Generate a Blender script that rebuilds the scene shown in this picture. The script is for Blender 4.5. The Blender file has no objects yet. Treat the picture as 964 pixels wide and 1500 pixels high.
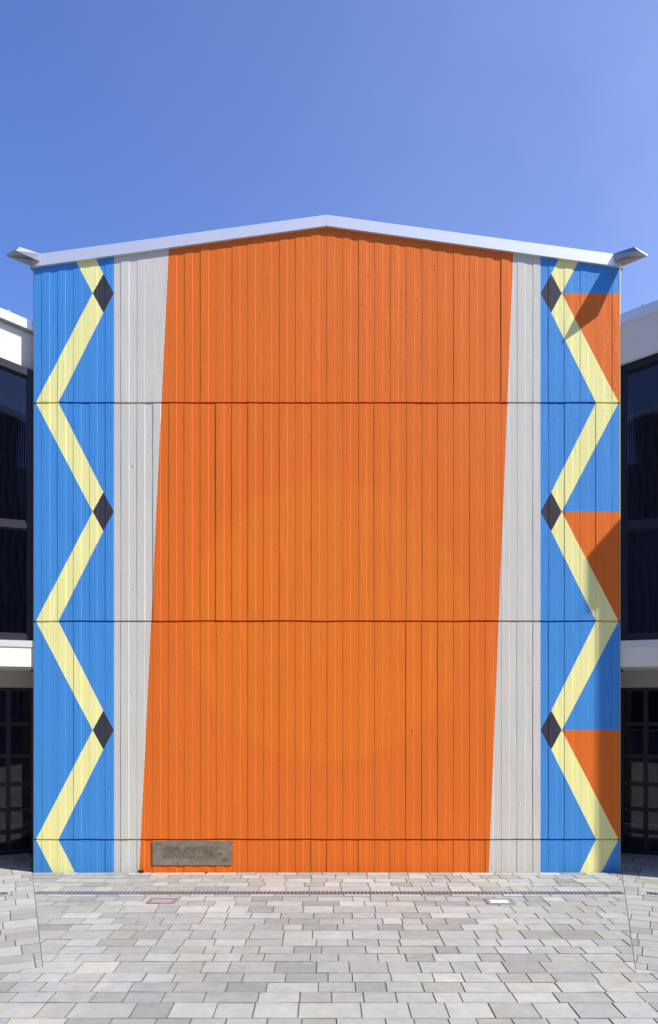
import bpy, bmesh, math, random
from mathutils import Vector, noise
random.seed(11)
C = bpy.context.scene
S = 0.0075            # metres per photo pixel on the gable plane
D = 8.4               # camera distance to the gable plane
EYE = 243 * S
# ------------------------------------------------------------------ camera
cd = bpy.data.cameras.new('camera'); cam = bpy.data.objects.new('camera', cd)
C.collection.objects.link(cam); C.camera = cam
cam.location = (0, -D, EYE); cam.rotation_euler = (math.radians(90), 0, 0)
cd.sensor_fit = 'HORIZONTAL'; cd.sensor_width = 36; cd.lens = 36 * 1120 / 964
cd.shift_y = 285 / 964; cd.shift_x = 3 / 964
cd.clip_start = 0.05; cd.clip_end = 2000
# ------------------------------------------------------------------ light
TA, TE = 2.2, 2.57    # sun: metres outward / upward per metre towards the camera
az = math.atan(TA); el = math.atan(TE / math.hypot(1, TA))
sd = Vector((math.sin(az) * math.cos(el), -math.cos(az) * math.cos(el), math.sin(el)))
w = bpy.data.worlds.new('World'); C.world = w; w.use_nodes = True
nt = w.node_tree; nt.nodes.clear()
sky = nt.nodes.new('ShaderNodeTexSky'); sky.sky_type = 'NISHITA'; sky.sun_disc = False
sky.sun_elevation = el; sky.sun_rotation = math.atan2(sd.x, sd.y)
sky.altitude = 300; sky.air_density = 1.0; sky.dust_density = 1.2; sky.ozone_density = 2.0
tint = nt.nodes.new('ShaderNodeMix'); tint.data_type = 'RGBA'; tint.blend_type = 'MULTIPLY'
tint.inputs[0].default_value = 1.0; tint.inputs[7].default_value = (0.79, 0.965, 1.47, 1)
bg = nt.nodes.new('ShaderNodeBackground'); bg.inputs[1].default_value = 0.108
wo = nt.nodes.new('ShaderNodeOutputWorld')
nt.links.new(sky.outputs[0], tint.inputs[6])
# thin cirrus veil, thicker towards the sun's side of the sky
tc = nt.nodes.new('ShaderNodeTexCoord')
def wn(t, ins, **kw):
    x = nt.nodes.new(t)
    for k_, v_ in kw.items(): setattr(x, k_, v_)
    for k_, v_ in ins.items():
        if isinstance(v_, bpy.types.NodeSocket): nt.links.new(v_, x.inputs[k_])
        else: x.inputs[k_].default_value = v_
    return x
dotx = wn('ShaderNodeVectorMath', {0: tc.outputs['Generated'], 1: (.95, .1, .12)}, operation='DOT_PRODUCT').outputs['Value']
sc = wn('ShaderNodeVectorMath', {0: tc.outputs['Generated'], 1: (1.6, 2.2, 3.2)}, operation='MULTIPLY').outputs[0]
cn = wn('ShaderNodeTexNoise', {'Vector': sc, 'Scale': 1.6, 'Detail': 6., 'Roughness': .55, 'Distortion': .6}).outputs[0]
side = wn('ShaderNodeMapRange', {0: dotx, 1: -.25, 2: .8}, interpolation_type='SMOOTHSTEP').outputs[0]
amt = wn('ShaderNodeMath', {0: wn('ShaderNodeMath', {0: cn, 1: .55, 2: .25}, operation='MULTIPLY_ADD').outputs[0], 1: side}, operation='MULTIPLY').outputs[0]
veil = nt.nodes.new('ShaderNodeMix'); veil.data_type = 'RGBA'; veil.blend_type = 'ADD'
nt.links.new(amt, veil.inputs[0]); nt.links.new(tint.outputs[2], veil.inputs[6]); veil.inputs[7].default_value = (1.9, 1.8, 1.75, 1)
nt.links.new(veil.outputs[2], bg.inputs[0]); nt.links.new(bg.outputs[0], wo.inputs[0])
sl = bpy.data.lights.new('sun', 'SUN'); sl.energy = 5.0; sl.angle = math.radians(0.53); sl.color = (1.0, 0.94, 0.84)
so = bpy.data.objects.new('sun', sl); C.collection.objects.link(so)
so.rotation_euler = sd.to_track_quat('Z', 'Y').to_euler()
C.view_settings.view_transform = 'Standard'; C.view_settings.look = 'None'
C.view_settings.exposure = 0.60; C.view_settings.gamma = 1.0
C.view_settings.use_curve_mapping = False

# ------------------------------------------------------------------ helpers
def PX(px): return (px - 479) * S
def PZ(py): return (1278 - py) * S
def lin(r, g, b):
    f = lambda c: ((c / 255 + .055) / 1.055) ** 2.4 if c / 255 > .04045 else c / 255 / 12.92
    return (f(r), f(g), f(b), 1)

class NT:
    def __init__(s, name):
        s.m = bpy.data.materials.new(name); s.m.use_nodes = True
        s.t = s.m.node_tree; s.b = s.t.nodes['Principled BSDF']; s.out = s.t.nodes['Material Output']
    def n(s, typ, ins=None, **kw):
        x = s.t.nodes.new(typ)
        for k, v in kw.items(): setattr(x, k, v)
        for k, v in (ins or {}).items():
            if isinstance(v, bpy.types.NodeSocket): s.t.links.new(v, x.inputs[k])
            else: x.inputs[k].default_value = v
        return x
    def l(s, a, b): s.t.links.new(a, b)
    def math(s, op, a, b=0.0, c=0.0):
        x = s.t.nodes.new('ShaderNodeMath'); x.operation = op
        for i, v in enumerate((a, b, c)):
            if isinstance(v, bpy.types.NodeSocket): s.t.links.new(v, x.inputs[i])
            else: x.inputs[i].default_value = v
        return x.outputs[0]
    def mix(s, f, a, b, mode='MIX'):
        x = s.t.nodes.new('ShaderNodeMix'); x.data_type = 'RGBA'; x.blend_type = mode
        for i, v in ((0, f), (6, a), (7, b)):
            if isinstance(v, bpy.types.NodeSocket): s.t.links.new(v, x.inputs[i])
            else: x.inputs[i].default_value = v
        return x.outputs[2]
    def ramp(s, v, lo, hi):
        x = s.n('ShaderNodeMapRange', {0: v, 1: lo, 2: hi}); return x.outputs[0]

def simple(name, col, rough=.6, metal=0., spec=.5, bump=0., bscale=80., vary=.06):
    k = NT(name); co = k.n('ShaderNodeTexCoord').outputs['Object']
    nz = k.n('ShaderNodeTexNoise', {'Vector': co, 'Scale': 6., 'Detail': 5.}).outputs[0]
    v = k.math('MULTIPLY_ADD', nz, 2 * vary, 1 - vary)
    rgb = k.n('ShaderNodeCombineColor', {0: v, 1: v, 2: v}).outputs[0]
    k.l(k.mix(1.0, col, rgb, 'MULTIPLY'), k.b.inputs['Base Color'])
    k.b.inputs['Roughness'].default_value = rough; k.b.inputs['Metallic'].default_value = metal
    k.b.inputs['Specular IOR Level'].default_value = spec
    if bump:
        n2 = k.n('ShaderNodeTexNoise', {'Vector': co, 'Scale': bscale, 'Detail': 4.}).outputs[0]
        bm_ = k.n('ShaderNodeBump', {'Height': n2, 'Strength': 1., 'Distance': bump})
        k.l(bm_.outputs[0], k.b.inputs['Normal'])
    return k.m

def board_paint(name, col, disc=None):
    """matt masonry paint on board-marked concrete"""
    k = NT(name); co = k.n('ShaderNodeTexCoord').outputs['Object']
    sp = k.n('ShaderNodeSeparateXYZ', {0: co}); x, z = sp.outputs[0], sp.outputs[2]
    # which board / which lift -> random per board
    bi = k.math('FLOOR', k.math('DIVIDE', k.math('ADD', x, 3.225), 11.62 * S))
    li = k.math('FLOOR', k.math('DIVIDE', k.math('SUBTRACT', z, PZ(1230)), 320 * S))
    rnd = k.n('ShaderNodeTexWhiteNoise', {'Vector': k.n('ShaderNodeCombineXYZ', {0: bi, 1: li}).outputs[0]}, noise_dimensions='3D')
    r = rnd.outputs['Value']
    # vertical grain, long in z
    g = k.n('ShaderNodeTexNoise', {'Vector': k.n('ShaderNodeVectorMath', {0: co, 1: (160., 160., 5.)}, operation='MULTIPLY').outputs[0], 'Scale': 1., 'Detail': 4., 'Roughness': .6}).outputs[0]
    # saw ripples across the boards, in patches
    wv = k.n('ShaderNodeTexNoise', {'Vector': k.n('ShaderNodeVectorMath', {0: co, 1: (14., 14., 130.)}, operation='MULTIPLY').outputs[0], 'Scale': 1., 'Detail': 2.}).outputs[0]
    pn = k.n('ShaderNodeTexNoise', {'Vector': k.n('ShaderNodeVectorMath', {0: co, 1: (10., 10., 2.2)}, operation='MULTIPLY').outputs[0], 'Scale': 1., 'Detail': 2.}).outputs[0]
    patch = k.math('MULTIPLY', k.ramp(pn, .46, .66), k.ramp(r, .2, .9))
    fine = k.n('ShaderNodeTexNoise', {'Vector': co, 'Scale': 240., 'Detail': 3.}).outputs[0]
    lump = k.n('ShaderNodeTexNoise', {'Vector': co, 'Scale': 38., 'Detail': 3.}).outputs[0]
    # pits and nail marks
    vo = k.n('ShaderNodeTexVoronoi', {'Vector': k.n('ShaderNodeVectorMath', {0: co, 1: (7.5, 7.5, 4.2)}, operation='MULTIPLY').outputs[0], 'Scale': 1., 'Randomness': 1.})
    pr = k.n('ShaderNodeSeparateColor', {0: vo.outputs['Color']}).outputs[0]
    rad = k.math('MULTIPLY', k.ramp(pr, .2, 1.), .085)
    pit = k.math('SUBTRACT', 1.0, k.ramp(k.math('DIVIDE', vo.outputs['Distance'], k.math('ADD', rad, .0001)), .55, 1.0))
    pit = k.math('MULTIPLY', pit, k.math('GREATER_THAN', pr, .38))
    sgn = k.math('MULTIPLY_ADD', k.math('GREATER_THAN', k.n('ShaderNodeSeparateColor', {0: vo.outputs['Color']}).outputs[1], .45), -2.0, 1.0)
    h = k.math('MULTIPLY', g, .0026)
    h = k.math('ADD', h, k.math('MULTIPLY', k.math('MULTIPLY', wv, patch), .0055))
    h = k.math('ADD', h, k.math('MULTIPLY', fine, .0006))
    h = k.math('ADD', h, k.math('MULTIPLY', lump, .0026))
    h = k.math('ADD', h, k.math('MULTIPLY', k.math('MULTIPLY', pit, sgn), .007))
    bm_ = k.n('ShaderNodeBump', {'Height': h, 'Strength': .6, 'Distance': 1.0})
    k.l(bm_.outputs[0], k.b.inputs['Normal'])
    base = col
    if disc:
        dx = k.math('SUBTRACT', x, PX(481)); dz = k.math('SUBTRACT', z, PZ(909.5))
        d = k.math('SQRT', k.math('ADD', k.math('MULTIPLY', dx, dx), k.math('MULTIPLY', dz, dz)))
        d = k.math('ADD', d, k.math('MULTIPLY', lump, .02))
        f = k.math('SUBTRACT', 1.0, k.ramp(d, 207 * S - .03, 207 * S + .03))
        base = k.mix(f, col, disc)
    big = k.n('ShaderNodeTexNoise', {'Vector': co, 'Scale': 1.3, 'Detail': 6.}).outputs[0]
    strk = k.n('ShaderNodeTexNoise', {'Vector': k.n('ShaderNodeVectorMath', {0: co, 1: (9., 9., .5)}, operation='MULTIPLY').outputs[0], 'Scale': 1., 'Detail': 5., 'Roughness': .6}).outputs[0]
    foot = k.math('MULTIPLY', k.math('SUBTRACT', 1.0, k.ramp(k.math('ADD', z, k.math('MULTIPLY', strk, .12)), .05, .22)), .09)     # splash dirt
    v = k.math('ADD', k.math('MULTIPLY_ADD', r, .045, .885), k.math('ADD', k.math('MULTIPLY', big, .12), k.math('MULTIPLY', strk, .07)))
    v = k.math('SUBTRACT', v, foot)
    v = k.math('MULTIPLY', v, k.math('MULTIPLY_ADD', k.ramp(g, .3, .7), .05, .96))
    v = k.math('MULTIPLY', v, k.math('SUBTRACT', 1.0, k.math('MULTIPLY', k.math('MULTIPLY', pit, k.math('GREATER_THAN', 0., sgn)), .5)))
    k.l(k.mix(1.0, base, k.n('ShaderNodeCombineColor', {0: v, 1: v, 2: v}).outputs[0], 'MULTIPLY'), k.b.inputs['Base Color'])
    k.b.inputs['Roughness'].default_value = .62; k.b.inputs['Specular IOR Level'].default_value = .22
    return k.m

def glass(name, tintc):
    k = NT(name); k.t.nodes.remove(k.b)
    tr = k.n('ShaderNodeBsdfTransparent', {0: tintc}); gl = k.n('ShaderNodeBsdfGlossy', {0: (1, 1, 1, 1), 'Roughness': .01})
    co = k.n('ShaderNodeTexCoord').outputs['Object']
    nz = k.n('ShaderNodeTexNoise', {'Vector': co, 'Scale': 2.2, 'Detail': 1.}).outputs[0]
    bm_ = k.n('ShaderNodeBump', {'Height': nz, 'Strength': .5, 'Distance': .004}); k.l(bm_.outputs[0], gl.inputs['Normal'])
    fr = k.n('ShaderNodeFresnel', {0: 1.5})
    mx = k.n('ShaderNodeMixShader', {0: fr.outputs[0], 1: tr.outputs[0], 2: gl.outputs[0]})
    k.l(mx.outputs[0], k.out.inputs[0]); return k.m

def curtain_mat(name, col):
    k = NT(name); co = k.n('ShaderNodeTexCoord').outputs['Object']
    nz = k.n('ShaderNodeTexNoise', {'Vector': k.n('ShaderNodeVectorMath', {0: co, 1: (14., 14., .45)}, operation='MULTIPLY').outputs[0], 'Scale': 1., 'Detail': 5.}).outputs[0]
    v = k.math('MULTIPLY_ADD', k.ramp(nz, .35, .7), .6, .6)
    k.l(k.mix(1.0, col, k.n('ShaderNodeCombineColor', {0: v, 1: v, 2: v}).outputs[0], 'MULTIPLY'), k.b.inputs['Base Color'])
    k.b.inputs['Roughness'].default_value = .9; return k.m

def stone_mat():
    k = NT('concrete_paver'); co = k.n('ShaderNodeTexCoord').outputs['Object']
    at = k.n('ShaderNodeAttribute', attribute_name='tone').outputs['Color']
    f = k.n('ShaderNodeTexNoise', {'Vector': co, 'Scale': 210., 'Detail': 3.}).outputs[0]
    m = k.n('ShaderNodeTexNoise', {'Vector': co, 'Scale': 9., 'Detail': 6., 'Roughness': .65}).outputs[0]
    big = k.n('ShaderNodeTexNoise', {'Vector': co, 'Scale': .7, 'Detail': 4.}).outputs[0]
    v = k.math('ADD', k.math('MULTIPLY_ADD', f, .34, .54), k.math('MULTIPLY', m, .58))
    v = k.math('MULTIPLY', v, k.math('MULTIPLY_ADD', big, .5, .75))
    vs = k.n('ShaderNodeTexVoronoi', {'Vector': co, 'Scale': 11.}).outputs['Distance']
    spot = k.math('SUBTRACT', 1.0, k.ramp(vs, .05, .09))
    v = k.math('MULTIPLY', v, k.math('SUBTRACT', 1.0, k.math('MULTIPLY', spot, .14)))
    k.l(k.mix(1.0, at, k.n('ShaderNodeCombineColor', {0: v, 1: v, 2: v}).outputs[0], 'MULTIPLY'), k.b.inputs['Base Color'])
    k.b.inputs['Roughness'].default_value = .8
    h = k.math('ADD', k.math('MULTIPLY', f, .0012), k.math('MULTIPLY', m, .004))
    bm_ = k.n('ShaderNodeBump', {'Height': h, 'Strength': .8, 'Distance': 1.0}); k.l(bm_.outputs[0], k.b.inputs['Normal'])
    return k.m

def bedding_mat():
    k = NT('joint_sand'); co = k.n('ShaderNodeTexCoord').outputs['Object']
    m = k.n('ShaderNodeTexNoise', {'Vector': co, 'Scale': 2.5, 'Detail': 6.}).outputs[0]
    c = k.mix(k.ramp(m, .42, .6), (.15, .135, .11, 1), (.11, .115, .065, 1))
    k.l(c, k.b.inputs['Base Color']); k.b.inputs['Roughness'].default_value = .95; return k.m

def bronze_mat():
    k = NT('weathered_bronze'); co = k.n('ShaderNodeTexCoord').outputs['Object']
    m = k.n('ShaderNodeTexNoise', {'Vector': co, 'Scale': 9., 'Detail': 6.}).outputs[0]
    k.l(k.mix(k.ramp(m, .35, .7), (.27, .22, .16, 1), (.36, .32, .24, 1)), k.b.inputs['Base Color'])
    k.b.inputs['Metallic'].default_value = .55; k.b.inputs['Roughness'].default_value = .5
    bm_ = k.n('ShaderNodeBump', {'Height': m, 'Strength': .4, 'Distance': .004}); k.l(bm_.outputs[0], k.b.inputs['Normal'])
    return k.m

M = dict(
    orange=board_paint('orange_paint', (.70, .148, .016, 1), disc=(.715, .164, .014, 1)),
    blue=board_paint('blue_paint', (.055, .25, .60, 1)),
    grey=board_paint('light_grey_paint', (.585, .565, .50, 1)),
    yellow=board_paint('pale_yellow_paint', (.83, .79, .33, 1)),
    dark=board_paint('charcoal_paint', (.040, .039, .054, 1)),
    edge=simple('olive_edge_paint', (.40, .42, .24, 1), .7, bump=.002),
    alu=simple('brushed_aluminium', (.86, .84, .79, 1), .38, .6, vary=.03),
    tail=simple('dull_aluminium', (.34, .33, .34, 1), .34, .75, vary=.08),
    render=simple('white_render', (.72, .68, .61, 1), .8, bump=.0015, bscale=120, vary=.03),
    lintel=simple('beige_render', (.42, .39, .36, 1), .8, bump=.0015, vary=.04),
    frame=simple('dark_window_frame', (.009, .009, .018, 1), .5, 0., vary=.05),
    roof=simple('grey_roofing', (.30, .31, .32, 1), .6, .3),
    glass=glass('window_glass', (.42, .45, .6, 1)),
    cur=curtain_mat('dark_curtain', (.022, .028, .055, 1)),
    cur2=curtain_mat('grey_curtain', (.30, .31, .34, 1)),
    inside=simple('dark_interior', (.05, .045, .05, 1), .8),
    paver=stone_mat(), sand=bedding_mat(), bronze=bronze_mat(),
    zinc=simple('galvanised_steel', (.40, .43, .52, 1), .4, .8),
    letter=simple('worn_letter_bronze', (.235, .195, .14, 1), .5, .5),
    hole=simple('channel_dark', (.02, .02, .03, 1), .9),
    rust=simple('rusty_frame', (.19, .15, .135, 1), .7, .1, vary=.3),
    lens=simple('frosted_lens', (.32, .31, .33, 1), .15, 0., .8),
    lens_glare=simple('glare_lens', (.72, .72, .72, 1), .15, 0., 1.0),  # reflected glare put into the lens colour as white
    cladding=simple('ribbed_cladding', (.22, .22, .24, 1), .6),
    steel=simple('polished_steel', (.85, .85, .85, 1), .22, .9),
    leaf=simple('weed_green', (.05, .075, .022, 1), .6),
    ground=simple('far_paving', (.30, .30, .30, 1), .9, bump=.01, bscale=3),
)

def link(name, me, mats, parent=None):
    o = bpy.data.objects.new(name, me); C.collection.objects.link(o)
    for m in (mats if isinstance(mats, (list, tuple)) else [mats]): me.materials.append(m)
    if parent: o.parent = parent
    return o
def thing(name, label, cat, loc=(0, 0, 0), group=None):
    o = bpy.data.objects.new(name, None); C.collection.objects.link(o); o.location = loc
    o.empty_display_size = .3; o['label'] = label; o['category'] = cat
    if group: o['group'] = group
    return o
class MB:
    def __init__(s): s.v = []; s.f = []; s.mi = []
    def poly(s, pts, mi=0):
        i = len(s.v); s.v += [tuple(p) for p in pts]; s.f.append(tuple(range(i, i + len(pts)))); s.mi.append(mi)
    def hexa(s, p, mi=0):
        """p: 8 points, bottom ring 0-3 then top ring 4-7"""
        i = len(s.v); s.v += [tuple(q) for q in p]
        for f in ((0, 3, 2, 1), (4, 5, 6, 7), (0, 1, 5, 4), (1, 2, 6, 5), (2, 3, 7, 6), (3, 0, 4, 7)):
            s.f.append(tuple(i + j for j in f)); s.mi.append(mi)
    def box(s, a, b, mi=0):
        x0, y0, z0 = a; x1, y1, z1 = b
        s.hexa([(x0, y0, z0), (x1, y0, z0), (x1, y1, z0), (x0, y1, z0), (x0, y0, z1), (x1, y0, z1), (x1, y1, z1), (x0, y1, z1)], mi)
    def prism(s, ring0, ring1, mi=0):
        n = len(ring0); i = len(s.v); s.v += [tuple(q) for q in ring0] + [tuple(q) for q in ring1]
        s.f.append(tuple(range(i, i + n))); s.f.append(tuple(range(i + 2 * n - 1, i + n - 1, -1))); s.mi += [mi, mi]
        for j in range(n):
            k = (j + 1) % n; s.f.append((i + j, i + n + j, i + n + k, i + k)); s.mi.append(mi)
    def build(s, name, mats, parent=None, origin=None, recalc=True, bevel=0):
        me = bpy.data.meshes.new(name)
        off = Vector(origin) if origin is not None else (parent.location if parent else Vector((0, 0, 0)))
        me.from_pydata([tuple(Vector(v) - off) for v in s.v], [], s.f)
        for p, m in zip(me.polygons, s.mi): p.material_index = m
        if recalc:
            bm = bmesh.new(); bm.from_mesh(me); bmesh.ops.recalc_face_normals(bm, faces=bm.faces)
            if bevel: bmesh.ops.bevel(bm, geom=bm.edges[:], offset=bevel, segments=1, affect='EDGES', clamp_overlap=True)
            bm.to_mesh(me); bm.free()
        o = link(name, me, mats, parent)
        if origin is not None and not parent: o.location = off
        return o

def split(poly, a, b, c):
    """split a 2D polygon by a*x+b*y=c -> (inside <=, outside)"""
    res = ([], [])
    n = len(poly)
    for i in range(n):
        p, q = poly[i], poly[(i + 1) % n]
        dp, dq = a * p[0] + b * p[1] - c, a * q[0] + b * q[1] - c
        if dp <= 1e-9: res[0].append(p)
        if dp >= -1e-9: res[1].append(p)
        if (dp < -1e-9 and dq > 1e-9) or (dp > 1e-9 and dq < -1e-9):
            t = dp / (dp - dq); m = (p[0] + (q[0] - p[0]) * t, p[1] + (q[1] - p[1]) * t)
            res[0].append(m); res[1].append(m)
    def area(pl): return abs(sum(pl[i][0] * pl[(i + 1) % len(pl)][1] - pl[(i + 1) % len(pl)][0] * pl[i][1] for i in range(len(pl)))) / 2 if len(pl) > 2 else 0
    return tuple(r if area(r) > 1e-7 else None for r in res)
def line_through(p, q):
    a, b = q[1] - p[1], p[0] - q[0]; return a, b, a * p[0] + b * p[1]
def subtract(polys, conv):
    """remove convex polygon conv (ccw) from each polygon"""
    out = []
    for pl in polys:
        rem = pl; pieces = []
        for i in range(len(conv)):
            if rem is None: break
            a, b, c = line_through(conv[i], conv[(i + 1) % len(conv)])   # interior of ccw polygon: a x + b y <= c
            ins, outs = split(rem, a, b, c)
            if outs: pieces.append(outs)
            rem = ins
        if rem is None: out.append(pl)
        else: out += pieces
    return out
def clip_in(pl, conv):
    for i in range(len(conv)):
        if pl is None: return None
        a, b, c = line_through(conv[i], conv[(i + 1) % len(conv)]); pl = split(pl, a, b, c)[0]
    return pl

# ------------------------------------------------------------------ wing frame of reference
TW = 2.205                       # wing plan direction: metres outward per metre forward
NW = math.hypot(1, TW)
X0, Y0 = PX(909.5), 0.030
def wing(side, a, q, z):        # a along the facade, q in front of the facade
    return Vector((side * (X0 + a * TW / NW - q / NW), Y0 - a / NW - q * TW / NW, z))
def w2(side, a, q): v = wing(side, a, q, 0); return (v.x, v.y)

# ------------------------------------------------------------------ ground
g = MB(); g.poly([(-400, -400, -.03), (400, -400, -.03), (400, 400, -.03), (-400, 400, -.03)])
o = g.build('ground', M['ground'], recalc=False); o['kind'] = 'structure'
g = MB(); g.poly([(-11, -14, -.0045), (11, -14, -.0045), (11, 2.5, -.0045), (-11, 2.5, -.0045)])
o = g.build('paving_bed', M['sand'], recalc=False); o['kind'] = 'structure'

def ccw(p):
    s = sum(p[i][0] * p[(i + 1) % len(p)][1] - p[(i + 1) % len(p)][0] * p[i][1] for i in range(len(p)))
    return p if s > 0 else p[::-1]
PANEL = {s: ccw([w2(s, -.16, -1.45), w2(s, -.16 + .02, 3.17), w2(s, 7.5, 3.17), w2(s, 7.5, -1.45)]) for s in (1, -1)}
KS = {-1: .0365, 1: .0847}; QE = {-1: 3.315, 1: 3.277}      # the seams are not quite square to the wings
for s in (1, -1):
    PANEL[s] = ccw([w2(s, .02 + KS[s] * -1.6, -1.6), w2(s, .02 + KS[s] * QE[s], QE[s]), w2(s, 7.5, QE[s]), w2(s, 7.5, -1.6)])
DRY0, DRY1 = -.98, -.865
DRX0, DRX1 = PX(54) * .895, PX(909) * .895
DRAIN = [(DRX0, DRY0), (DRX1, DRY0), (DRX1, DRY1), (DRX0, DRY1)]
LIGHTS = [(-1.545, -1.235), (1.612, -1.255)]
LW, LD = .135, .105
lrects = [[(x - LW, y - LD), (x + LW, y - LD), (x + LW, y + LD), (x - LW, y + LD)] for x, y in LIGHTS]
def sdrain(s, inset=0.): # side drain rectangle in panel coordinates
    a0 = .30
    return ccw([w2(s, a0, .86), w2(s, 6.5, .86), w2(s, 6.5, .965), w2(s, a0, .965)])
SDR = {s: sdrain(s) for s in (1, -1)}

class Stones:
    def __init__(s): s.v = []; s.f = []; s.c = []
    def add(s, poly, zt, col, tilt=(0, 0)):
        poly = ccw(poly); i = len(s.v); n = len(poly)
        cx = sum(p[0] for p in poly) / n; cy = sum(p[1] for p in poly) / n
        H = lambda x, y: zt + (x - cx) * tilt[0] + (y - cy) * tilt[1]
        ins = []                                   # chamfered arris
        for p in poly:
            d = math.hypot(p[0] - cx, p[1] - cy) or 1; k = min(.0018 / d, .3)
            ins.append((p[0] + (cx - p[0]) * k, p[1] + (cy - p[1]) * k))
        s.v += [(x, y, H(x, y)) for x, y in ins] + [(x, y, H(x, y) - .0012) for x, y in poly] + [(x, y, -.02) for x, y in poly]
        s.f.append(tuple(range(i, i + n)))
        for r in (0, n):
            for j in range(n):
                k = (j + 1) % n; s.f.append((i + r + j, i + r + n + j, i + r + n + k, i + r + k))
        dk = (col[0] * .58, col[1] * .56, col[2] * .5, 1)     # dirt held on the arris and flanks
        s.c += [col] + [dk] * (2 * n)
    def build(s, name):
        me = bpy.data.meshes.new(name); me.from_pydata(s.v, [], s.f)
        at = me.attributes.new('tone', 'FLOAT_COLOR', 'FACE')
        at.data.foreach_set('color', [x for c in s.c for x in c])
        bm = bmesh.new(); bm.from_mesh(me); bmesh.ops.recalc_face_normals(bm, faces=bm.faces)
        for f in bm.faces:
            pass
        bm.to_mesh(me); bm.free()
        o = link(name, me, M['paver']); o['kind'] = 'structure'; return o

def tone():
    r = random.random()
    b = random.choice([.31, .325, .29, .30, .28, .235, .34, .265, .355]) * random.uniform(.90, 1.0)
    if r < .12: return (b * 1.01, b * 1.0, b * .90, 1)
    if r < .5: return (b * .95, b * .985, b * .965, 1)
    return (b * .97, b, b * .94, 1)
JOINT = .0068
st = Stones()
y = -.004; rows = [.175, .175, .175, .235]; ri = -1
widths = [.165, .20, .24, .285, .205, .335, .26]
while y > -13.5:
    h = rows[ri % 4] if ri >= 0 else .126
    ri += 1
    x = -10.5 + random.random() * .3
    while x < 10.5:
        wd = random.choice(widths) * (1.12 if h > .2 else 1)
        jy = random.uniform(-.001, .001); j0 = JOINT / 2 * random.uniform(.7, 1.5)
        sk = random.uniform(-.002, .002)
        pl = [(x + j0, y - h + JOINT / 2 + jy + sk), (x + wd - j0, y - h + JOINT / 2 + jy - sk), (x + wd - j0 + sk, y - JOINT / 2 + jy), (x + j0, y - JOINT / 2 + jy)]
        col = tone()
        if y > -.1 and -2.0 < x < -1.25: col = (.46, .34, .25, 1)
        parts = [pl]
        for cv in (PANEL[1], PANEL[-1], DRAIN, lrects[0], lrects[1]): parts = subtract(parts, cv)
        zt = random.uniform(-.0012, .0012); tl = (random.uniform(-.006, .006), random.uniform(-.006, .006))
        for p in parts:
            if len(p) > 2: st.add(p, zt, col, tl)
        x += wd
    y -= h
st.build('courtyard_paving')
for s in (1, -1):
    st = Stones(); q = -1.59; ri = 0
    qe = QE[s] - .0035; inner = [w2(s, .0235 + KS[s] * -1.59, -1.59), w2(s, .0235 + KS[s] * qe, qe), w2(s, 7.4, qe), w2(s, 7.4, -1.59)]; inner = ccw(inner)
    while q < QE[s] - .02:
        h = rows[ri % 4]; ri += 1; a = -.15 - random.random() * .25
        h2 = min(h, QE[s] - q)
        while a < 7.3:
            wd = random.choice(widths)
            pl = ccw([w2(s, a + JOINT / 2, q + JOINT / 2), w2(s, a + wd - JOINT / 2, q + JOINT / 2), w2(s, a + wd - JOINT / 2, q + h2 - JOINT / 2), w2(s, a + JOINT / 2, q + h2 - JOINT / 2)])
            pl = clip_in(pl, inner); a += wd
            if not pl: continue
            for p in subtract([pl], SDR[s]):
                if len(p) > 2: st.add(p, random.uniform(-.001, .001), tone(), (random.uniform(-.005, .005), random.uniform(-.005, .005)))
        q += h
    st.build('side_paving')

# ------------------------------------------------------------------ gable hall
hall = thing('gable_hall', 'tall concrete gabled hall painted orange, grey, blue and yellow in the middle of the picture', 'building', (0, 0, 0))
W_, Dm = 590, 429.5                  # vertex and diamond levels, period 320
XL, XR = 49.8, 908.2
CMAP = {'orange': 0, 'blue': 1, 'grey': 2, 'yellow': 3, 'dark': 4}
def mir(x): return 958.8 - x
def colour(x, y):
    right = x > 479
    xx = mir(x) if right else x
    if not right:
        ed = 247 - (y - 370) * (43 / 908)
        if x > ed: return 'orange'
    else:
        ed = 752 - (y - 370) * (36 / 908)
        if x < ed: return 'orange'
    if xx > 167.2: return 'grey'
    k = ((y - Dm) / 320) % 1.0; t = k * 2            # 0 at diamond, 1 at vertex
    u = t if t <= 1 else 2 - t                        # 0 diamond .. 1 vertex
    yy = u * 160.25
    # diamond
    if abs(xx - 151.3) / 15.6 + yy / 28.5 <= 1: return 'dark'
    outer = 135.8 - u * (135.8 - 52.5)
    inner = 151.3 - (yy - 28.5) / (160.25 - 28.5) * (151.3 - 85.5) if yy >= 28.5 else 151.3 - (yy - 28.5) / (160.25 - 28.5) * 66
    if yy < 28.5: inner = 151.3 - yy / 28.5 * 0
    if xx >= outer and xx <= inner and (yy >= 28.5 or (151.3 - xx) / 15.6 + yy / 28.5 > 1): return 'yellow'
    if right and xx < outer and t <= 1: return 'orange'
    return 'blue'
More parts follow.
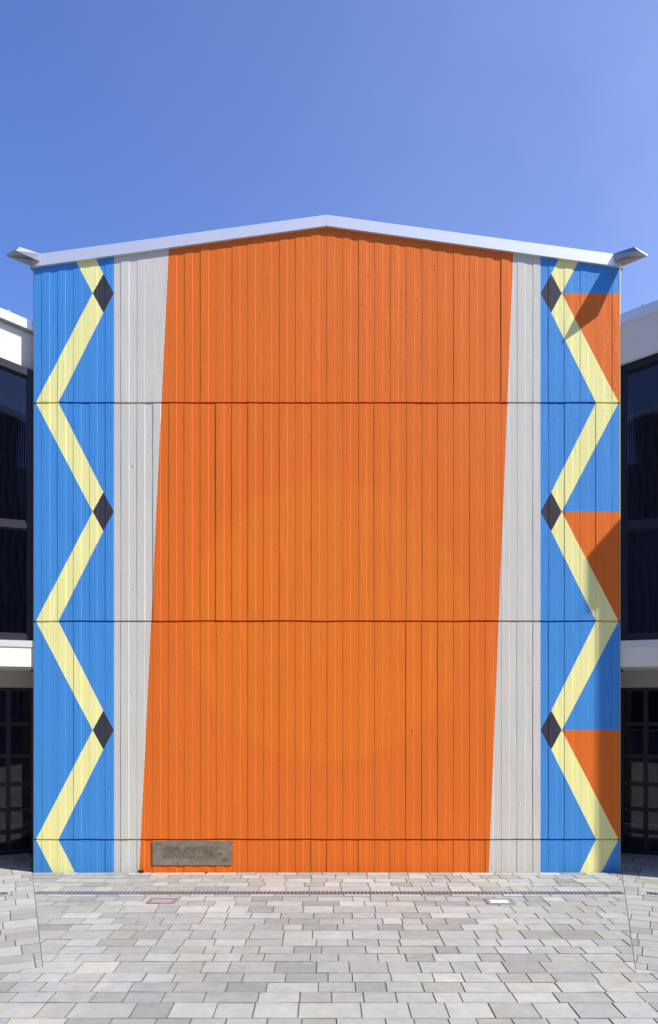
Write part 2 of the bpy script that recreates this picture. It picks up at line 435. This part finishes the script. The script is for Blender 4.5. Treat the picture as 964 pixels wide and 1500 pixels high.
def cut_lines(y0, y1, right):
    """lines (through two px points) that matter in the half-lift y0..y1"""
    L = [((167.2, 0), (167.2, 100))]
    if not right: L.append(((247, 370), (204, 1278)))
    mid = (y0 + y1) / 2
    k = math.floor((mid - Dm) / 320); yd = Dm + 320 * k; yv = yd + 160.25; yn = yd + 320
    if mid < yv: d, v, sg = yd, yv, 1
    else: d, v, sg = yn, yv, -1
    L.append(((135.8, d), (52.5, v)))
    L.append(((151.3, d + sg * 28.5), (85.5, v)))
    L.append(((135.8, d), (151.3, d + sg * 28.5)))
    L.append(((166.9, d), (151.3, d + sg * 28.5)))
    L.append(((0, d + sg * 28.5), (10, d + sg * 28.5)))
    if right:
        L = [((mir(p[0]), p[1]), (mir(q[0]), q[1])) for p, q in L]
        L.append(((752, 370), (716, 1278)))
    return L
def gtop(x): return 335 + abs(x - 478.5) * .1375 - 8     # tucked up behind the fascia
GROOVES = [590, 910, 1230]
def groove_wob(x, k): return (noise.noise(Vector((x * .018, k * 7.3, 0))) * .7 + noise.noise(Vector((x * .12, k * 3.1, 4))) * .3)
wall = MB()
ylv = [300, 590, 910, 1230, 1290]
GH = 1.25                                         # half groove height, px
# board layout per lift
def boards(lift):
    rnd = random.Random(50 + lift); xs = [XL]; n = 74; pitch = (XR - XL) / n
    for i in range(1, n): xs.append(XL + i * pitch + rnd.uniform(-.45, .45))
    xs.append(XR); dep = []
    for i in range(n):
        dep.append((.0017 if i % 2 else -.0017) * rnd.choice([.3, .5, .7, .9, 1.1, 1.5]) + rnd.uniform(-.0006, .0006))
    return xs, dep
def emit(poly, depth, yk=None, up=None):
    cx = sum(p[0] for p in poly) / len(poly); cy = sum(p[1] for p in poly) / len(poly)
    ci = CMAP[colour(cx, cy)]
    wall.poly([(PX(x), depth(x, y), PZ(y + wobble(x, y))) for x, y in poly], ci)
def wobble(x, y):
    for k, gy in enumerate(GROOVES):
        if abs(y - gy) < 2.2: return groove_wob(x, k)
    return 0
def pieces(poly, y0, y1):
    ps = [poly]
    for right in (False, True):
        for p, q in cut_lines(y0, y1, right):
            a, b, c = line_through(p, q); nx = []
            for pl in ps:
                cx = sum(v[0] for v in pl) / len(pl)
                if (cx > 479) != right: nx.append(pl); continue
                i_, o_ = split(pl, a, b, c)
                if i_: nx.append(i_)
                if o_: nx.append(o_)
            ps = nx
    return ps
def wear(i, y):
    if min(abs(y - v) for v in (588.75, 591.25, 908.75, 911.25, 1228.75, 1231.25, 0)) < .01 or y == 0: return 1.0
    return 1.0 + .55 * noise.noise(Vector((i * 5.37, y * .017, 2.2)))
RW = .42                                          # step ramp width, px
for lift in range(4):
    ya, yb = ylv[lift], ylv[lift + 1]
    y_top = ya + (GH if lift else 0); y_bot = yb - (GH if lift < 3 else 0)
    xs, dep = boards(lift)
    cells = []
    for i in range(74):
        x0 = xs[i] + (RW / 2 if i else 0); x1 = xs[i + 1] - (RW / 2 if i < 73 else 0)
        cells.append((x0, x1, dep[i], dep[i], i, i))
        if i < 73: cells.append((xs[i + 1] - RW / 2, xs[i + 1] + RW / 2, dep[i], dep[i + 1], i, i + 1))
    # half-lift bands
    brk = sorted({y_top, y_bot} | {v for v in [Dm + 320 * k for k in range(-1, 4)] + [Dm + 160.25 + 320 * k for k in range(-1, 3)] if y_top + 2.5 < v < y_bot - 2.5})
    brk = sorted(set(brk) | {v for v in range(int(y_top) + 18, int(y_bot) - 6, 27) if min(abs(v - u) for u in brk) > 4})
    for (x0, x1, d0, d1, ci0, ci1) in cells:
        def dd(x, y, a=x0, b=x1, c=d0, d=d1, i0=ci0, i1=ci1):
            c2 = c * wear(i0, y); d2 = d * wear(i1, y)
            return -(c2 + (d2 - c2) * (x - a) / max(b - a, 1e-6))
        for ba, bb in zip(brk, brk[1:]):
            poly = [(x0, ba), (x1, ba), (x1, bb), (x0, bb)]
            if lift == 0:
                sg = 1 if (x0 + x1) / 2 > 478.5 else -1
                p0, p1 = (0, gtop(0)), (478.5, gtop(478.5))
                if sg > 0: p0, p1 = (478.5, gtop(478.5)), (958, gtop(958))
                a, b, c = line_through(p0, p1); i_, o_ = split(poly, a, b, c)
                cand = [q for q in (i_, o_) if q]
                cand = [q for q in cand if sum(v[1] for v in q) / len(q) > gtop(sum(v[0] for v in q) / len(q))]
                if not cand: continue
                poly = cand[0]
            for pc in pieces(poly, ba, bb): emit(pc, dd)
        # groove under this lift: recess with two tiny cheeks
        if lift < 3:
            gy = ylv[lift + 1]
            xm = (x0 + x1) / 2
            nb = 1
            def gcut(pl):
                ps = [pl]
                for right in (False, True):
                    lines = [((167.2, 0), (167.2, 9)), ((85.5, 0), (85.5, 9)), ((52.5, 0), (52.5, 9))]
                    if right: lines = [((mir(p[0]), 0), (mir(p[0]), 9)) for p, q in lines]
                    e = (247 - (gy - 370) * 43 / 908) if not right else (752 - (gy - 370) * 36 / 908)
                    lines.append(((e, 0), (e, 9)))
                    for p, q in lines:
                        a, b, c = line_through(p, q); nx = []
                        for z in ps:
                            i_, o_ = split(z, a, b, c); nx += [w for w in (i_, o_) if w]
                        ps = nx
                return ps
            for pc in gcut([(x0, gy - GH), (x1, gy - GH), (x1, gy + GH), (x0, gy + GH)]):
                cx = sum(v[0] for v in pc) / len(pc); ci = CMAP[colour(cx, gy - .5)]
                xa, xb = min(v[0] for v in pc), max(v[0] for v in pc)
                za = [PZ(gy - GH + groove_wob(x, lift)) for x in (xa, xb)]; zb = [PZ(gy + GH + groove_wob(x, lift)) for x in (xa, xb)]
                dp = .022
                wall.poly([(PX(xa), dp, za[0]), (PX(xb), dp, za[1]), (PX(xb), dp, zb[1]), (PX(xa), dp, zb[0])], ci)
                wall.poly([(PX(xa), dd(xa, 0), za[0]), (PX(xb), dd(xb, 0), za[1]), (PX(xb), dp, za[1]), (PX(xa), dp, za[0])], ci)
                wall.poly([(PX(xa), dp, zb[0]), (PX(xb), dp, zb[1]), (PX(xb), dd(xb, 0), zb[1]), (PX(xa), dd(xa, 0), zb[0])], ci)
# chamfered edges and returns of the slab
zt_e = PZ(gtop(49))
for sx, e0, e1 in ((-1, XL, 47.6), (1, XR, 910.2)):
    x0, x1 = PX(e0), PX(e1)
    wall.poly([(x0, 0.0, -.02), (x0, 0.0, zt_e), (x1, .02, zt_e), (x1, .02, -.02)], 5)
    wall.poly([(x1, .02, -.02), (x1, .02, zt_e), (x1, .25, zt_e), (x1, .25, -.02)], 5)
    wall.poly([(x0, .25, -.02), (x0, .25, zt_e), (x1, .25, zt_e), (x1, .25, -.02)], 5)
wo_ = wall.build('gable_wall', [M['orange'], M['blue'], M['grey'], M['yellow'], M['dark'], M['edge']], hall, recalc=False)

# body behind the slab
b = MB(); xe = PX(906); zt = PZ(396); za = PZ(336)
ring = lambda yy: [(-xe, yy, 0), (xe, yy, 0), (xe, yy, zt), (0, yy, za), (-xe, yy, zt)]
b.prism(ring(.03), ring(11)); b.build('side_walls', M['render'], hall)
rf = MB(); t_ = .06
for s in (-1, 1):
    e = s * PX(909); za_, ze_ = PZ(325), PZ(325 + 430 * .1375)
    rf.hexa([(0, .0, za_), (e, .0, ze_), (e, 11.2, ze_), (0, 11.2, za_), (0, .0, za_ + t_), (e, .0, ze_ + t_), (e, 11.2, ze_ + t_), (0, 11.2, za_ + t_)])
rf.build('roof', M['roof'], hall)
# verge fascia: folded aluminium, two halves meeting at the ridge
for s in (-1, 1):
    f = MB(); xa = PX(478.5) + s * .0008; xb = PX(478.5) + s * 430.5 * S
    zb = lambda x: PZ(333.2) - abs(x - PX(478.5)) * .139
    ztp = lambda x: PZ(317.2) - abs(x - PX(478.5)) * .1362
    f.hexa([(xa, -.032, zb(xa)), (xb, -.032, zb(xb)), (xb, .012, zb(xb)), (xa, .012, zb(xa)), (xa, -.032, ztp(xa)), (xb, -.032, ztp(xb)), (xb, .14, ztp(xb) + .0), (xa, .14, ztp(xa))])
    fo = f.build('verge_fascia', M['alu'], hall)
    # projecting eaves end: raked aluminium tail of the eaves box
    e = MB()
    V = lambda x, yv, dlt: Vector((s * x * S, -dlt * S, (243 + yv) * S))
    ib0, it0, ob0, ot0 = V(418.5, 650, -30), V(418, 661.5, -30), V(432.5, 643.3, -30), V(432.5, 651, -30)
    ib0, it0 = V(418.5, 650, 3), V(417.5, 661.2, 3)
    ob0, ot0 = V(432.5, 643.3, 3), V(434, 652, 3)
    ib1, it1, ob1, ot1 = V(438.4, 642.4, 43.3), V(436, 652.4, 35), V(458.3, 643.6, 28), V(457.9, 645.6, 28)
    e.hexa([ib0, ob0, ob1, ib1, it0, ot0, ot1, it1])
    # the eaves box running back along the side of the roof
    bk = lambda v, yy: Vector((v[0], yy, v[2]))
    q0 = [V(428, 643.8, 0), V(435, 643.3, 0), V(435, 650, 0), V(428, 652, 0)]
    e.prism([bk(v, 0.02) for v in q0], [bk(v, 11.2) for v in q0])
    e.build('eaves_tail', M['tail'], hall)

# ------------------------------------------------------------------ wings
GR = {1: .215, -1: .27}
def wing_build(side, label):
    root = thing('side_wing', label, 'building', wing(side, 0, 0, 0), 'glazed wings either side of the gable')
    A = 6.2; g_ = GR[side]; rise = g_ * TW / NW
    P = lambda a, q, z: wing(side, a, q, z)
    def bar(mb, a0, a1, q0, q1, z0, z1, sl=False):
        r = rise if sl else 0
        mb.hexa([P(a0, q0, z0 + a0 * r), P(a1, q0, z0 + a1 * r), P(a1, q1, z0 + a1 * r), P(a0, q1, z0 + a0 * r), P(a0, q0, z1 + a0 * r), P(a1, q0, z1 + a1 * r), P(a1, q1, z1 + a1 * r), P(a0, q1, z1 + a0 * r)])
    head = PZ(532 if side > 0 else 538.5); fb = PZ(474.5 if side > 0 else 480); ft = PZ(459.5 if side > 0 else 466.5)
    a0 = .004
    sillt, sillb = PZ(938.5), PZ(948)
    # upper wall above the glass
    qw, qf = (0, .018) if side > 0 else (-.11, -.05)
    m = MB(); bar(m, a0 + .45 * qw, A, -.25, qw, head, fb + .03, True); m.build('upper_wall', M['render'], root)
    m = MB(); bar(m, a0, A, -.22, 0, PZ(976.5), sillb, False)
    bar(m, a0 - .02, A, -3.6, -.22, PZ(976.5), sillb - .05); m.build('floor_band', M['render'], root)
    m = MB(); bar(m, a0, A, -.10, .012, sillb + .001, sillt); m.build('sill', M['alu'], root)
    m = MB(); bar(m, a0 + .45 * min(qf, 0), A + .1, qf - .038, qf, fb, ft, True); m.build('roof_fascia', M['alu'], root)
    m = MB(); bar(m, a0, A + .1, -4.2, qf - .038, ft - .12, ft - .015, True); m.build('roof', M['roof'], root)
    # small conductor clip standing on the roof edge
    ac = .235 if side > 0 else .26
    m = MB(); z = ft + ac * rise
    bar(m, ac - .02, ac + .02, qf - .06, qf - .005, z, z + .012); bar(m, ac - .012, ac + .004, qf - .04, qf - .015, z + .012, z + .024); m.build('roof_clip', M['steel'], root)
    # shell behind
    m = MB()
    bar(m, -1.6, A, -4.0, -3.8, 0, head, False); bar(m, A, A + .12, -4.0, -.0, 0, PZ(480) + .0)
    bar(m, A, A + .12, -4.0, -.02, PZ(480), ft + A * rise - .14)
    m.build('rear_walls', M['inside'], root)
    # upper window: frame, mullion, panes, curtains
    zm0, zm1 = PZ(771.5 if side < 0 else 773.5), PZ(764.5)
    mod = 1.55
    f = MB()
    bar(f, a0, A, -.13, -.045, sillt + .001, sillt + .075)
    bar(f, a0, A, -.13, -.045, head - .085, head - .001, True)
    bar(f, a0 + .05, A - .05, -.125, -.050, zm0 - .012, zm1)
    a = a0; i = 0
    while a < A - .1:
        wj = .05 if side > 0 else .06
        f.hexa([P(a, -.135, sillt + .07), P(a + wj, -.135, sillt + .07), P(a + wj, -.042, sillt + .07), P(a, -.042, sillt + .07),
                P(a, -.135, head - .08 + a * rise), P(a + wj, -.135, head - .08 + (a + wj) * rise), P(a + wj, -.042, head - .08 + (a + wj) * rise), P(a, -.042, head - .08 + a * rise)])
        a += mod
    win = f.build('window_frame', M['frame'], root)
    a = a0; 
    while a < A - .3:
        for (zb_, zt_, sl_) in ((sillt + .06, zm0, 0), (zm1, head - .08, 1)):
            p = MB(); aa, ab = a + .045, min(a + mod, A) + .005
            rr = rise * sl_
            # casement rebate
            c = MB()
            w_ = .028
            def quadbar(A0, A1, Z0, Z1, Z2, Z3):
                c.hexa([P(A0, -.10, Z0), P(A1, -.10, Z1), P(A1, -.065, Z1), P(A0, -.065, Z0), P(A0, -.10, Z2), P(A1, -.10, Z3), P(A1, -.065, Z3), P(A0, -.065, Z2)])
            quadbar(aa, ab, zb_, zb_, zb_ + w_, zb_ + w_)
            quadbar(aa, ab, zt_ - w_ + aa * rr, zt_ - w_ + ab * rr, zt_ + aa * rr, zt_ + ab * rr)
            quadbar(aa, aa + w_, zb_ + w_, zb_ + w_, zt_ - w_ + aa * rr, zt_ - w_ + (aa + w_) * rr)
            quadbar(ab - w_, ab, zb_ + w_, zb_ + w_, zt_ - w_ + (ab - w_) * rr, zt_ - w_ + ab * rr)
            c.build('casement', M['frame'], root)
            p.hexa([P(aa + .01, -.088, zb_ + .01), P(ab - .01, -.088, zb_ + .01), P(ab - .01, -.082, zb_ + .01), P(aa + .01, -.082, zb_ + .01),
                    P(aa + .01, -.088, zt_ - .01 + aa * rr), P(ab - .01, -.088, zt_ - .01 + ab * rr), P(ab - .01, -.082, zt_ - .01 + ab * rr), P(aa + .01, -.082, zt_ - .01 + aa * rr)])
            p.build('pane', M['glass'], root)
            # curtain folds
            k = MB(); n = 70
            pts = []
            for j in range(n + 1):
                aj = aa + (ab - aa) * j / n
                pts.append((aj, -.19 + .018 * math.sin(j * 1.9 + 1.3 * math.sin(j * .37))))
            for (u0, q0), (u1, q1) in zip(pts, pts[1:]):
                sk = .03 * math.sin(u0 * 9)
                k.poly([P(u0 + sk, q0, zb_), P(u1 + sk, q1, zb_), P(u1, q1, zt_ + .02 + u1 * rr), P(u0, q0, zt_ + .02 + u0 * rr)])
            lo = (side > 0 and not sl_)
            k.build('curtain', M['cur2'] if lo else M['cur'], root, recalc=False)
        a += mod
    # recessed ground floor: lintel, doors
    R = -1.15; ar = -.50; fac = 1.115
    H = lambda py: EYE + (1035 - py) * fac * S
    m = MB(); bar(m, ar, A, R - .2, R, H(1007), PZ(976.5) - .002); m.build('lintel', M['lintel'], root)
    f = MB()
    bar(f, ar, A, R - .09, R - .01, H(1012), H(1007) - .002)
    bar(f, ar, A, R - .09, R - .01, 0.004, H(1246))
    for z_ in (1061, 1108, 1150, 1187, 1220):
        bar(f, ar, A, R - .085, R - .015, H(z_ + 2.6), H(z_ - 2.6))
    a = ar + .42; js = []
    while a < A:
        js.append(a); bar(f, a, a + .055, R - .088, R - .012, H(1246), H(1012)); a += .28 + (.72 if len(js) % 2 == 0 else 0)
        if len(js) > 8: break
    f.build('door_frame', M['frame'], root)
    p = MB(); bar(p, ar, A, R - .055, R - .049, H(1246), H(1012)); p.build('door_pane', M['glass'], root)
    # unseen pier and cap, added to cast the shaded strip on the gable
    if side > 0:
        pr = MB(); ap = 1.1 * NW
        sec = [(-.01, 2.3), (.140, 2.3), (.140, 6.10), (.187, 6.20), (.187, 6.49), (-.01, 6.57)]
        pr.prism([P(ap - .15, q, z) for q, z in sec], [P(ap + .15, q, z) for q, z in sec])
        pr.build('shadow_pier', M['render'], root)
    return root
wing_build(-1, 'sunlit glazed side wing with bright white floor band, at the left edge of the gable')
wing_build(1, 'shaded glazed side wing with greyish floor band, at the right edge of the gable')

# ------------------------------------------------------------------ drains
def drain(name, label, p0, p1, width, normal):
    """p0->p1 along the channel (2D), normal = unit 2D vector across"""
    root = thing(name, label, 'drain', (p0[0], p0[1], 0), 'slotted drain channels in the paving')
    d = Vector((p1[0] - p0[0], p1[1] - p0[1])); L = d.length; d /= L; n = Vector(normal)
    def bx(mb, a0, a1, q0, q1, z0, z1):
        c = lambda a, q: (p0[0] + d.x * a + n.x * q, p0[1] + d.y * a + n.y * q)
        r = [c(a0, q0), c(a1, q0), c(a1, q1), c(a0, q1)]
        mb.hexa([(x, y, z0) for x, y in r] + [(x, y, z1) for x, y in r])
    m = MB(); bx(m, .004, L - .004, .002, .010, -.02, .0015); bx(m, .004, L - .004, width - .010, width - .002, -.02, .0015); m.build('channel_edge', M['zinc'], root)
    m = MB(); bx(m, .004, L - .004, .010, width - .010, -.022, -.0038); m.build('channel_bottom', M['hole'], root)
    m = MB(); a = .012; 
    mid = width / 2
    while a < L - .03:
        bx(m, a, a + .017, .010, width - .010, -.0037, .0008)
        a += .038
    bx(m, .01, L - .01, mid - .005, mid + .005, -.0037, .0016)
    m.build('grate', M['zinc'], root)
drain('drain_channel', 'long slotted metal drain channel running across the paving in front of the gable', (DRX0, DRY0), (DRX1, DRY0), DRY1 - DRY0, (0, 1))
for s, lb in ((-1, 'short slotted drain channel cut off by the left picture edge'), (1, 'short slotted drain channel cut off by the right picture edge')):
    p0 = w2(s, .30, .86); p1 = w2(s, 6.5, .86); q1 = w2(s, .30, .965)
    nn = Vector((q1[0] - p0[0], q1[1] - p0[1])); wd = nn.length; nn /= wd
    drain('drain_channel', lb, p0, p1, wd, nn)

# ------------------------------------------------------------------ recessed ground lights
for i, (x, y) in enumerate(LIGHTS):
    lab = ['square in-ground spotlight with rusty brown frame, in the paving below the bronze plaque', 'square in-ground spotlight with reflected glare painted white on its lens, in the paving right of centre'][i]
    r = thing('ground_light', lab, 'ground light', (x, y, 0), 'spotlights set in the paving')
    m = MB(); fw = .034 if i == 0 else .040; W2, D2 = LW - .006, LD - .006
    m.box((x - W2, y - D2, -.02), (x + W2, y - D2 + fw, .004)); m.box((x - W2, y + D2 - fw, -.02), (x + W2, y + D2, .004))
    m.box((x - W2, y - D2 + fw, -.02), (x - W2 + fw, y + D2 - fw, .004)); m.box((x + W2 - fw, y - D2 + fw, -.02), (x + W2, y + D2 - fw, .004))
    m.build('frame', M['rust'] if i == 0 else M['zinc'], r)
    m = MB(); m.box((x - W2 + fw, y - D2 + fw, -.02), (x + W2 - fw, y + D2 - fw, .001)); m.build('lens', M['lens'] if i == 0 else M['lens_glare'], r)
    for sx in (-1, 1):
        for sy in (-1, 1):
            m = MB(); cx, cy = x + sx * (W2 - fw / 2), y + sy * (D2 - fw / 2); n = 8
            m.prism([(cx + .006 * math.cos(t * math.tau / n), cy + .006 * math.sin(t * math.tau / n), .004) for t in range(n)], [(cx + .006 * math.cos(t * math.tau / n), cy + .006 * math.sin(t * math.tau / n), .0065) for t in range(n)])
            m.build('screw', M['zinc'], r)

# ------------------------------------------------------------------ bronze plaque
px0, px1, pz0, pz1 = PX(223.5), PX(340), PZ(1267.3), PZ(1231.2)
pl = thing('plaque', 'weathered bronze plaque with worn raised lettering, low on the orange wall', 'plaque', (px0, -.006, pz0))
m = MB(); m.box((px0, -.009, pz0), (px1, -.004, pz1)); m.build('plate', M['bronze'], pl, bevel=.0025)
m = MB(); rr = random.Random(5)
def stroke(x0, z0, x1, z1, t=.0022):
    dx, dz = x1 - x0, z1 - z0; L = math.hypot(dx, dz) or 1; nx, nz = -dz / L * t, dx / L * t
    m.hexa([(x0 - nx, -.009, z0 - nz), (x1 - nx, -.009, z1 - nz), (x1 + nx, -.009, z1 + nz), (x0 + nx, -.009, z0 + nz),
            (x0 - nx, -.0115, z0 - nz), (x1 - nx, -.0115, z1 - nz), (x1 + nx, -.0115, z1 + nz), (x0 + nx, -.0115, z0 + nz)])
glyphs = [[(0, 0, 0, 1), (1, 0, 1, 1), (0, .5, 1, .5)], [(0, 0, 0, 1), (0, 1, 1, 1), (0, .5, .8, .5), (0, 0, 1, 0)], [(.5, 0, .5, 1)], [(0, 0, .5, 1), (.5, 1, 1, 0)], [(0, 0, 0, 1), (0, 1, 1, 0), (1, 0, 1, 1)], [(0, 1, 1, 1), (.5, 0, .5, 1)], [(0, 0, 0, 1), (1, 0, 1, 1), (0, 0, 1, 0)], [(0, 0, 0, 1), (0, 0, 1, 0)]]
def row(xa, xb, zc, h):
    x = xa
    while x < xb:
        if rr.random() < .13: x += h * .6; continue
        gy_ = rr.choice(glyphs); wd = h * (.25 if len(gy_) == 1 else .62)
        for (u0, v0, u1, v1) in gy_: stroke(x + u0 * wd, zc + (v0 - .5) * h, x + u1 * wd, zc + (v1 - .5) * h)
        x += wd + h * .3
row(PX(228), PX(237), PZ(1235.8), .028); m.build('lettering', M['letter'], pl); m = MB()
row(PX(240), PX(318), PZ(1241.2), .026); row(PX(241), PX(319), PZ(1245.8), .026); row(PX(239), PX(323), PZ(1250.4), .026); row(PX(240), PX(319), PZ(1255), .026)
m.build('lettering', M['letter'], pl); m = MB()
row(PX(325), PX(335), PZ(1259.3), .026)
m.build('lettering', M['letter'], pl)

# ------------------------------------------------------------------ weeds at the wall foot
def weed(x, y, sz, label, n):
    m = MB(); rr = random.Random(int(x * 1000))
    for i in range(n):
        t = rr.uniform(0, math.tau); L = sz * rr.uniform(.6, 1.2); up = rr.uniform(.35, 1.1)
        dx, dy = math.cos(t) * L, -abs(math.sin(t)) * L * .6; wv = L * .2
        px_, py_ = -math.sin(t) * wv, math.cos(t) * wv
        p0 = Vector((x, y, 0)); pm = Vector((x + dx * .5, y + dy * .5, L * up * .75)); p1 = Vector((x + dx, y + dy, L * up))
        m.poly([p0, pm + Vector((px_, py_, 0)), p1, pm - Vector((px_, py_, 0))])
        m.poly([p0 + Vector((0, 0, .001)), pm + Vector((0, 0, wv)), p1, pm + Vector((0, 0, -wv))])
    o = m.build('weed', M['leaf'], origin=(x, y, 0), recalc=False)
    o['label'] = label; o['category'] = 'weed'; o['group'] = 'weeds at the foot of the wall'
weed(PX(208), -.03, .045, 'small dark weed growing at the foot of the left grey stripe', 16)
weed(PX(304), -.06, .022, 'tiny green weed in the paving joint under the bronze plaque', 10)

# ------------------------------------------------------------------ building across the courtyard (seen mirrored in the glass)
op = thing('courtyard_building', 'ribbed grey building across the courtyard, seen only mirrored in the door glass', 'building', (0, -18, 0))
m = MB(); m.box((-34, -28, 0), (34, -18, 12)); m.build('walls', M['cladding'], op)
m = MB(); x = -33.9
while x < 33.8: m.box((x, -18.0, .6), (x + .12, -17.93, 11.8)); x += .3
m.build('cladding_ribs', M['cladding'], op)
m = MB(); m.box((-34.2, -28.2, 12), (34.2, -17.8, 12.25)); m.build('roof_edge', M['alu'], op)
for x in range(-30, 30, 6):
    f = MB(); x1 = x + 2.4
    for a_, b_ in (((x - .08, 1.0), (x, 3.2)), ((x1, 1.0), (x1 + .08, 3.2)), ((x - .08, .92), (x1 + .08, 1.0)), ((x - .08, 3.2), (x1 + .08, 3.28)), ((x + 1.17, 1.0), (x + 1.23, 3.2))):
        f.box((a_[0], -17.94, a_[1]), (b_[0], -17.86, b_[1]))
    f.build('window_frame', M['render'], op)
    f = MB(); f.box((x, -17.93, 1.0), (x1, -17.90, 3.2)); f.build('window_pane', M['frame'], op)
